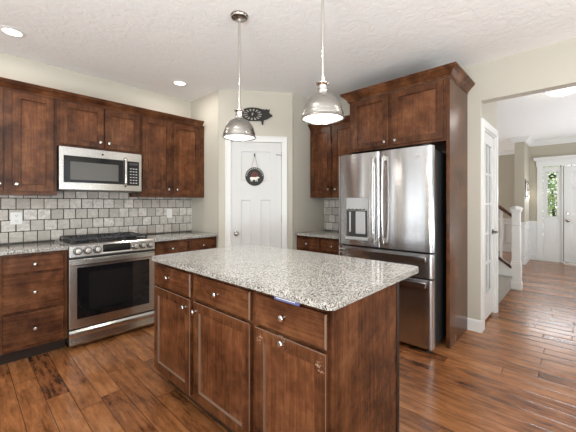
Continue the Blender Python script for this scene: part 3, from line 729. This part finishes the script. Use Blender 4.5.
# dispenser in the left door
b = nb(); box(b, .105, .36, -.019, -.006, .925, 1.345, .003); dp = obj('dispenser_frame', b, M_steel, LDoor)
b = nb(); box(b, .118, .347, -.0215, -.0192, .955, 1.215, .001); obj('dispenser_recess', b, M_dgrey, dp)
b = nb(); box(b, .112, .353, -.0225, -.0192, 1.228, 1.338, .002); obj('dispenser_panel', b, M_lgrey, dp)
b = nb(); box(b, .225, .33, -.034, -.0216, .985, 1.205, .006, seg=2); obj('dispenser_chute', b, M_lgrey, dp)
b = nb(); box(b, .15, .168, -.034, -.0216, 1.0, 1.2, .004); obj('dispenser_paddle', b, M_lgrey, dp)
for k in range(5): b = nb(); box(b, .135 + k * .042, .155 + k * .042, -.0235, -.0226, 1.222, 1.232); obj('dispenser_button', b, M_black, dp)
b = nb(); box(b, .11, .355, -.04, -.0192, .925, .952, .004); obj('drip_tray', b, M_lgrey, dp)
def fdrawer(z0, z1, hz_):
    b = nb(); bowed(b, .002, w - .002, z0, z1); d = obj('freezer_drawer', b, M_steelv, fr, True)
    n = 16; fr_ = [(.045 + (w - .09) * k / n, -.052 - .012 * math.sin(PI * k / n)) for k in range(n + 1)]
    bk_ = [(x, y + .024) for x, y in fr_[::-1]]
    b = nb(); prism(b, fr_ + bk_, hz_ - .024, hz_ + .024, 'z', .005); box(b, .06, .10, -.045, -.001, hz_ - .015, hz_ + .015); box(b, w - .10, w - .06, -.045, -.001, hz_ - .015, hz_ + .015)
    h = obj('handle', b, M_steelh, d, True)
    return d
fdrawer(.646, .852, .808); fdrawer(.046, .632, .590)
b = nb(); lathe(b, [(.016, -.0085), (.016, -.0105)], 20, c=(w - .12, 0, 1.69), axis='y'); obj('badge', b, M_lgrey, RDoor)
b = nb(); box(b, .03, .1, .02, .12, 1.7785, 1.795, .004); obj('hinge_cover', b, M_dgrey, fr); b = nb(); box(b, w - .1, w - .03, .02, .12, 1.7785, 1.795, .004); obj('hinge_cover', b, M_dgrey, fr)

# ------------------------------------------------------------------ island (front faces -X)
IR = RZ_F + math.radians(.8)     # the island stands a touch off square
isl = thing('kitchen_island', 'dark-stained kitchen island with three drawers and three doors under granite', 'kitchen island', (.952, 2.19, 0), IR)
b = nb(); box(b, 0, 1.497, 0, .580, .105, BT); obj('body', b, M_wood, isl)
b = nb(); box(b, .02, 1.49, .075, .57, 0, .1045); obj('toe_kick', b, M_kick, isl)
b = nb(); box(b, 1.4975, 1.51, -.0015, .590, 0, BT, .001); obj('end_panel', b, M_wood, isl)
b = nb(); box(b, .01, 1.497, .5805, .590, 0, BT); obj('back_panel', b, M_wood, isl)
b = nb(); box(b, 1.5105, 1.516, .562, .592, 0, BT, .002); obj('corner_strip', b, M_kick, isl)
for x0, x1, kx, dx in ((.016, .494, .446, .235), (.536, 1.042, .56, .777), (1.083, 1.488, 1.265, 1.268)):
    d = slab_drawer(isl, x0, x1, .722, .862, wear_glint=True); knob(d, dx, .797)
    d = panel_door(isl, x0, x1, .135, .708, wear_glint=True, m=M_scuff if x0 > 1.05 else None); knob(d, kx, .655 if x0 < 1 else .688)
ct = slab('island_countertop', 'large speckled granite island countertop with overhang on the fridge side', rrect(-.004, 1.524, -.036, .885, (.02, .035, .055, .03), 10), bev=.007)
ct.location = (.952, 2.19, 0); ct.rotation_euler = (0, 0, IR)
sk = thing('adhesive_label_strip', 'small blue and white label strip under the edge of the island countertop', 'label', (.9472, .905, .8885), IR)
b = nb(); prism(b, [(-.0735, -.004), (.0735, -.004), (.0735, -.02), (.07, -.024), (-.07, -.024), (-.0735, -.02)], -.0012, -.0002); obj('backing', b, M_blue, sk)
b = nb(); box(b, -.06, .05, -.0018, -.0012, -.016, -.0125); obj('white_stripe', b, M_plate, sk)

# ------------------------------------------------------------------ lamps
def pendant(label, x, y, zr):
    t_ = thing('pendant_lamp', label, 'pendant lamp', (x, y, zr), 0, 'pendant lamps over the island')
    H = CZ - zr
    b = nb(); lathe(b, [(.066, H - .0005), (.066, H - .006), (.060, H - .012), (.058, H - .02), (.046, H - .026), (.018, H - .032), (.012, H - .05), (.007, H - .052)], 36); obj('canopy', b, M_nickel, t_, True)
    b = nb(); tube(b, [(0, 0, .235), (0, 0, H - .05)], .0085, 14); obj('stem', b, M_chrome, t_, True)
    b = nb(); lathe(b, [(.032, .139), (.029, .143), (.0275, .15), (.0275, .166), (.031, .168), (.031, .173), (.027, .176), (.027, .188), (.037, .198), (.038, .203), (.034, .206), (.018, .209), (.013, .213), (.013, .238), (.009, .24)], 28); obj('socket_cup', b, M_chrome, t_, True)
    b = nb(); out = [(.1125, .036), (.1105, .052), (.1055, .070), (.097, .089), (.085, .106), (.070, .121), (.054, .131), (.040, .137), (.031, .139)]
    lathe(b, out + [(.031, .1355), (.053, .128), (.069, .118), (.084, .103), (.096, .086), (.104, .069), (.109, .052), (.111, .036)], 48, cap=False)
    obj('shade', b, M_shade, t_, True)
    b = nb(); lathe(b, [(.1105, .034), (.114, .038), (.1165, .036), (.1165, .030), (.118, .026), (.1185, .010), (.1225, .006), (.1235, 0), (.121, -.003), (.116, -.002), (.113, .008), (.1105, .034)], 48, cap=False); obj('rim_band', b, M_shade, t_, True)
    for k in range(3):
        a = 2 * PI * k / 3 + .3; q = nb(); lathe(q, [(.0045, .0), (.0045, .004), (.002, .006)], 8, axis='x'); q.transform(Matrix.Rotation(a, 4, 'Z') @ Matrix.Translation((.1185, 0, .02))); obj('thumb_screw', q, M_chrome, t_)
    b = nb(); lathe(b, [(.1125, .005), (.09, .003), (.05, .001), (.003, 0), (.003, .012), (.1125, .012), (.1125, .005)], 40, cap=False); obj('diffuser', b, M_lamp, t_, True)
    l = bpy.data.lights.new('bulb_light', 'AREA'); l.shape = 'DISK'; l.size = .2; l.energy = 5; l.color = (1, .93, .84)
    lo = bpy.data.objects.new('bulb_light', l); COL.objects.link(lo); lo.parent = t_; lo.location = (0, 0, -.012)
pendant('brushed nickel dome pendant lamp in front of the pantry door, the farther one', 1.42, 1.84, 1.773)
pendant('brushed nickel dome pendant lamp beside the fridge cabinet, the nearer and larger one', 1.42, 1.07, 1.768)
def can_light(label, x, y):
    t_ = thing('recessed_light', label, 'ceiling light', (x, y, CZ), 0, 'recessed ceiling lights')
    b = nb(); lathe(b, [(.062, -.0005), (.088, -.0005), (.088, -.003), (.066, -.007), (.062, -.004), (.062, -.0005)], 36, cap=False); obj('trim_ring', b, M_white, t_, True)
    b = nb(); lathe(b, [(.0615, -.0008), (.06, -.0045), (.003, -.0055)], 32); obj('lens', b, M_can, t_, True)
    l = bpy.data.lights.new('can_light', 'AREA'); l.shape = 'DISK'; l.size = .12; l.energy = 10; l.color = (1, .95, .88)
    lo = bpy.data.objects.new('can_light', l); COL.objects.link(lo); lo.parent = t_; lo.location = (0, 0, -.012)
can_light('lit recessed ceiling light in the upper left corner of the photo', .284, 3.355)
can_light('added unseen recessed fill light over the near end of the island', 0.3, 1.2)  # extra can out of view, added to brighten floor and ceiling
can_light('added unseen recessed fill light near the hall opening', 2.4, -.3)  # second added can, also out of view
can_light('lit recessed ceiling light in front of the pantry corner above the right wall cabinet', 1.74, 3.372)
hl = thing('flush_mount_light', 'white glass dome ceiling light in the hall beyond the opening', 'ceiling light', (4.93, .152, CZ))
b = nb(); lathe(b, [(.165, -.0005), (.175, -.006), (.175, -.022), (.168, -.026), (.15, -.026)], 40); obj('pan', b, M_nickel, hl, True)
b = nb(); lathe(b, [(.166, -.0265), (.160, -.045), (.135, -.07), (.095, -.09), (.05, -.101), (.012, -.104)], 40); obj('glass_dome', b, M_hallg, hl, True)
b = nb(); lathe(b, [(.012, -.1045), (.012, -.108), (.007, -.112), (.009, -.118), (.002, -.124)], 16); obj('finial', b, M_nickel, hl, True)
l = bpy.data.lights.new('hall_bulb', 'POINT'); l.energy = 6; l.shadow_soft_size = .1; l.color = (1, .96, .9); lo = bpy.data.objects.new('hall_bulb', l); COL.objects.link(lo); lo.parent = hl; lo.location = (0, 0, -.2)

# ------------------------------------------------------------------ hall: french door
d2 = bpy.data.objects.new('door_2', None); COL.objects.link(d2); struct(d2); d2.location = (FD0, HY + .022, 0); d2['label'] = 'white glazed french door on the left of the hall'
wd = FD1 - FD0; b = nb(); st = .10; t0, t1 = 0, .036
box(b, 0, st, t0, t1, .03, 2.05); box(b, wd - st, wd, t0, t1, .03, 2.05); box(b, st, wd - st, t0, t1, .03, .30); box(b, st, wd - st, t0, t1, 1.93, 2.05)
iw = wd - 2 * st
for k in (1, 2): box(b, st + iw * k / 3 - .011, st + iw * k / 3 + .011, .004, .032, .30, 1.93)
for k in range(1, 5): box(b, st, wd - st, .005, .031, .30 + 1.63 * k / 5 - .011, .30 + 1.63 * k / 5 + .011)
obj('door_frame', b, M_white, d2)
b = nb(); box(b, st - .005, wd - st + .005, .015, .020, .295, 1.935); obj('door_glass', b, M_glass, d2)
for z in (1.84, 1.10, .36):
    b = nb(); box(b, -.012, .0, -.004, .004, z - .05, z + .05); lathe(b, [(.007, z - .052), (.007, z + .052)], 10, c=(-.004, -.007, 0)); obj('hinge', b, M_hinge, d2)
b = nb(); lathe(b, [(.03, 0), (.03, -.008), (.012, -.012), (.011, -.05)], 20, c=(wd - .055, 0, .955), axis='y'); tube(b, [(wd - .055, -.045, .955), (wd - .10, -.05, .955), (wd - .165, -.045, .95)], [.010, .009, .007], 10); obj('lever_handle', b, M_dgrey, d2, True)
b = nb(); cw = .075
box(b, FD0 - .02 - .052, FD0 - .012, HY - .016, HY, 0, 2.14, .003); box(b, XW + .003, FD0 - .07, HY - .012, HY - .0, .121, 2.14, .002); box(b, FD1 + .012, FD1 + .07, HY - .016, HY, 0, 2.14, .003); box(b, FD0 - .012, FD1 + .012, HY - .016, HY, 2.065, 2.14, .003)
box(b, FD0 - .02, FD0 - .003, HY, HY + .11, 0, 2.07); box(b, FD1 + .003, FD1 + .02, HY, HY + .11, 0, 2.07); box(b, FD0 - .003, FD1 + .003, HY, HY + .11, 2.053, 2.07)
struct(obj('trim_4', b, M_white))
# room behind the french door
wallbox('wall_closet_back', [(XW + .12, 4.27, 2.5, 2.62, 0, CZ)], M_wallh)
cl = thing('closet_fill_lamp', 'added globe lamp brightening the little room behind the french door', 'ceiling light', (3.95, 1.7, CZ))  # unseen lamp, added to lighten the little room
b = nb(); lathe(b, [(.05, -.0005), (.05, -.02), (.03, -.03)], 20); obj('base', b, M_nickel, cl, True); b = nb(); lathe(b, [(.03, -.0305), (.07, -.06), (.085, -.1), (.07, -.14), (.03, -.165), (.004, -.17)], 24); obj('globe', b, M_hallg, cl, True)
l = bpy.data.lights.new('closet_fill_bulb', 'POINT'); l.energy = 2; l.shadow_soft_size = .09; lo = bpy.data.objects.new('closet_fill_bulb', l); COL.objects.link(lo); lo.parent = cl; lo.location = (0, 0, -.28)

# ------------------------------------------------------------------ staircase
NX, NY = 5.745, .70
sc_ = thing('staircase', 'carpeted staircase with white newel post and dark handrail beyond the french door', 'staircase', (4.38, .76, 0))
ox, oy = 4.38, .76
b = nb(); rise, run = .19, .26; poly = [(0, 0)]
for k in range(9): poly += [(k * run, (k + 1) * rise - .03), (k * run - .022, (k + 1) * rise - .028), (k * run - .022, (k + 1) * rise), ((k + 1) * run, (k + 1) * rise)]
poly = poly[:1] + poly[1:] + [(9 * run, 0)]
prism(b, poly, .0, NX - ox - .06, 'x'); obj('carpeted_steps', b, M_carpet, sc_)
sl = rise / run
xs0 = NX - ox
b = nb(); prism(b, [(-.02, 0), (2.3, 0), (2.3, .39 + 2.3 * sl), (-.02, .30)], xs0 - .055, xs0 - .005, 'x'); obj('stringer', b, M_white, sc_)
b = nb(); prism(b, [(-.01, .302), (2.3, .392 + 2.3 * sl), (2.3, .435 + 2.3 * sl), (-.01, .345)], xs0 - .075, xs0 + .015, 'x'); obj('shoe_rail', b, M_woodh, sc_)
np_ = nb(); cx, cy = NX - ox, NY - oy
def sq(b, h, z0, z1, bev=.003): box(b, cx - h, cx + h, cy - h, cy + h, z0, z1, bev)
sq(np_, .052, .0, 1.17); post = obj('newel_post', np_, M_white, sc_)
b = nb(); sq(b, .07, 0, .11); sq(b, .064, .11, .39); sq(b, .058, .39, .42); obj('newel_base', b, M_white, post); b = nb(); sq(b, .056, .955, .975); obj('newel_ring', b, M_white, post)
b = nb(); sq(b, .058, 1.15, 1.17); sq(b, .068, 1.17, 1.205, .006); lathe(b, [(.088, 1.205), (.076, 1.222), (.04, 1.24), (.01, 1.245)], 4, c=(cx, cy, 0)); 
obj('newel_cap', b, M_white, post)
# rail and balusters climb away
hz0 = 1.075
b = nb(); pr = [(-.028, 0), (.028, 0), (.03, .03), (.018, .056), (-.018, .056), (-.03, .03)]
y0_, y1_ = cy + .05, 2.2
va = [b.verts.new((xs0 - .03 + px, y0_, hz0 + pz)) for px, pz in pr]; vb = [b.verts.new((xs0 - .03 + px, y1_, hz0 + (y1_ - y0_) * sl * 1.12 + pz)) for px, pz in pr]
b.faces.new(va); b.faces.new(vb)
for i in range(6): b.faces.new((va[i], va[(i + 1) % 6], vb[(i + 1) % 6], vb[i]))
obj('handrail', b, M_woodh, sc_)
for k in range(10):
    yy = .125 + k * .2; zb = .33 + yy * sl * 1.02; zt = hz0 + (yy - y0_) * sl * 1.12
    b = nb(); box(b, xs0 - .046, xs0 - .014, yy - .016, yy + .016, zb, zt + .01); obj('baluster', b, M_white, sc_)

# ------------------------------------------------------------------ front door wall
def casing(b, y, w=.09, z1=2.13): box(b, XF - .02, XF, y - w / 2, y + w / 2, 0, z1, .003)
b = nb()
box(b, XF - .022, XF, .605, .71, 0, 2.13, .004); box(b, XF - .02, XF + .14, .268, .292, 0, 2.13, .002); box(b, XF - .022, XF, -.855, -.75, 0, 2.13, .004)
box(b, XF - .026, XF, -.87, .725, 2.105, 2.24, .004); box(b, XF - .045, XF, -.885, .74, 2.225, 2.25, .004); prism(b, [(XF - .05, 2.25), (XF, 2.25), (XF, 2.31), (XF - .085, 2.31), (XF - .085, 2.295), (XF - .065, 2.265)], -.915, .77, 'y')
box(b, XF - .02, XF + .14, -.635, -.61, 0, 2.13, .002)
struct(obj('trim_5', b, M_white))
def sidelight(name, y0, y1, label):
    r = bpy.data.objects.new(name, None); COL.objects.link(r); struct(r); r.location = (XF + .02, y1, 0); r.rotation_euler = (0, 0, RZ_F); r['label'] = label
    ww = y1 - y0; g0, g1 = .075, ww - .075
    b = nb(); box(b, 0, g0, 0, .04, .02, 2.095); box(b, g1, ww, 0, .04, .02, 2.095); box(b, g0, g1, 0, .04, 1.965, 2.095); box(b, g0, g1, 0, .04, .02, 1.0)
    for (a, c, e, f) in ((g0 + .0, g1, .38, .82),):
        box(b, a, c, -.006, 0, f, f + .02); box(b, a, c, -.006, 0, e - .02, e); box(b, a - .02, a, -.006, 0, e - .02, f + .02); box(b, c, c + .02, -.006, 0, e - .02, f + .02); box(b, a + .03, c - .03, -.008, 0, e + .03, f - .03, .006)
    box(b, g0 - .02, g0, -.008, 0, .98, 1.985); box(b, g1, g1 + .02, -.008, 0, .98, 1.985); box(b, g0 - .02, g1 + .02, -.008, 0, 1.965, 1.985); box(b, g0 - .02, g1 + .02, -.008, 0, .98, 1.0)
    box(b, -.0, ww, -.012, .06, 0, .02)
    obj('sidelight_frame', b, M_white, r)
    b = nb(); box(b, g0 - .003, g1 + .003, .018, .023, .997, 1.968); obj('sidelight_glass', b, M_glass, r)
    b = nb(); gm = (g0 + g1) / 2
    for dx in (-.045, .045): tube(b, [(gm + dx, .014, 1.0), (gm + dx, .014, 1.84)], .003, 6)
    for z in (1.25, 1.5): tube(b, [(g0, .014, z), (g1, .014, z)], .003, 6)
    obj('sidelight_caming', b, M_lgrey, r)
    b = nb(); me = curve2d([[(gm + .06 * math.cos(a), 1.885 + .05 * math.sin(a)) for a in [2 * PI * k / 28 for k in range(28)]], [(gm + .035 * math.cos(a), 1.88 + .018 * math.sin(a)) for a in [2 * PI * k / 20 for k in range(20)]]], .006, 'o'); b.free(); me.transform(Matrix.Translation((0, .012, 0)) @ RX90); obj('sidelight_ornament', me, M_iron2, r)
    return r
sidelight('window_7', .294, .604, 'white sidelight window left of the front door')
d3 = bpy.data.objects.new('door_3', None); COL.objects.link(d3); struct(d3); d3.location = (XF + .02, .266, 0); d3.rotation_euler = (0, 0, RZ_F); d3['label'] = 'white panelled front door at the end of the hall'
W3 = .266 + .608
b = nb(); box(b, -.001, .0095, .001, .03, .022, 2.1); box(b, W3 - .0095, W3 + .001, .001, .03, .022, 2.1); obj('weatherstrip', b, M_slot, d3)
b = nb(); panelled_leaf(b, .010, W3 - .010, .022, 2.095, 0, .044, [(.13, .40, .25, .85), (.475, W3 - .13, .25, .85), (.13, .40, 1.05, 1.62), (.475, W3 - .13, 1.05, 1.62), (.13, .40, 1.72, 1.95), (.475, W3 - .13, 1.72, 1.95)]); obj('door_panel', b, M_white, d3)
doorknob(d3, .075, .92, 0, M_nickel, 1.25)
b = nb(); lathe(b, [(.034, 0), (.034, -.01), (.028, -.016), (.024, -.02)], 22, c=(.075, 0, 1.068), axis='y'); box(b, .07, .08, -.034, -.02, 1.05, 1.086, .002); obj('deadbolt', b, M_nickel, d3, True)
b = nb(); box(b, .0, W3, -.03, .08, 0, .02); obj('threshold', b, M_nickel, d3)
wallbox('wall_hall_end_infill', [(XF, XF + .14, -.78, -.637, 0, 2.13)], M_wallh)
# wainscot beside the door and on the stub wall
def wains(name, p0, p1, m=M_white):
    P, Q = Vector(p0), Vector(p1); L = (Q - P).length; a = math.atan2((Q - P).y, (Q - P).x)
    b = nb(); box(b, 0, L, -.006, -.0002, .10, .86)
    box(b, 0, L, -.03, 0, .86, .885, .003); box(b, 0, L, -.018, -.0, .835, .86, .003); box(b, 0, L, -.018, 0, 0, .13, .003)
    n = max(1, round(L / .55)); s = L / n
    for k in range(n):
        x0, x1, z0, z1 = s * k + .05, s * (k + 1) - .05, .24, .75
        if x1 - x0 < .05: continue
        for q in ((x0, x1, z0, z0 + .022), (x0, x1, z1 - .022, z1), (x0, x0 + .022, z0 + .022, z1 - .022), (x1 - .022, x1, z0 + .022, z1 - .022)): box(b, q[0], q[1], -.026, -.005, q[2], q[3], .004)
    o = struct(obj(name, b, m)); o.location = (P.x, P.y, 0); o.rotation_euler = (0, 0, a); return o
wains('trim_6', (XF, .85), (XF, .712)); wains('trim_7', (8.13, .85), (XF, .85)); wains('trim_8', (8.13, 1.02), (8.13, .85)); wains('trim_9', (10.0, 4.2), (10.0, 1.02))
# sconce on the stub wall
so = thing('wall_sconce', 'narrow dark metal wall sconce with candle on the hall wall left of the front door', 'sconce', (8.24, .85, 1.60))
b = nb(); prism(b, [(-.02, -.19), (.0, -.215), (.02, -.19), (.03, 0), (.02, .17), (0, .2), (-.02, .17), (-.03, 0)], -.012, -.0005, 'y'); obj('back_plate', b, M_sconce, so)
b = nb(); tube(b, [(0, -.01, -.15), (0, -.04, -.18), (0, -.055, -.12), (0, -.05, -.045)], .008, 8); lathe(b, [(.012, -.045), (.03, -.035), (.028, -.03), (.006, -.03)], 16, c=(0, -.05, 0)); tube(b, [(0, -.01, .11), (0, -.04, .16), (0, -.055, .12), (0, -.04, .08)], .008, 8); obj('scroll_arm', b, M_sconce, so, True)
b = nb(); lathe(b, [(.016, -.0295), (.016, .05), (.003, .055)], 14, c=(0, -.05, 0)); obj('candle', b, M_candle, so, True)

# ------------------------------------------------------------------ outside, seen through the sidelight
b = nb(); box(b, 10.25, 18, -4, 5, -.3, -.2); struct(obj('ground', b, M_lawn))
def shrub(label, x, y, h, r, n):
    t_ = thing('shrub', label, 'shrub', (x, y, -.2), 0, 'garden shrubs')
    b = nb(); tube(b, [(0, 0, 0), (.03, .02, h * .35), (0, .05, h * .7)], [.06, .045, .02], 8); obj('trunk', b, M_bark, t_)
    b = nb(); rr = random.Random(3 + int(x * 10))
    for _ in range(n):
        while True:
            p = Vector((rr.uniform(-1, 1), rr.uniform(-1, 1), rr.uniform(-1, 1)))
            if p.length < 1: break
        c = Vector((p.x * r, p.y * r, h * .58 + p.z * h * .42)); a = Vector((rr.gauss(0, 1), rr.gauss(0, 1), rr.gauss(0, 1))).normalized(); s = a.orthogonal().normalized(); k = rr.uniform(.05, .09)
        b.faces.new([b.verts.new(c + q) for q in (a * k, s * k * .5, -a * k, -s * k * .5)])
    obj('foliage', b, M_leaf, t_)
shrub('leafy green shrub outside the sidelight, nearer to the glass', 12.2, .55, 2.7, .75, 900)
shrub('taller green shrub outside the sidelight, farther behind', 14.0, 1.1, 3.6, 1.1, 1200)
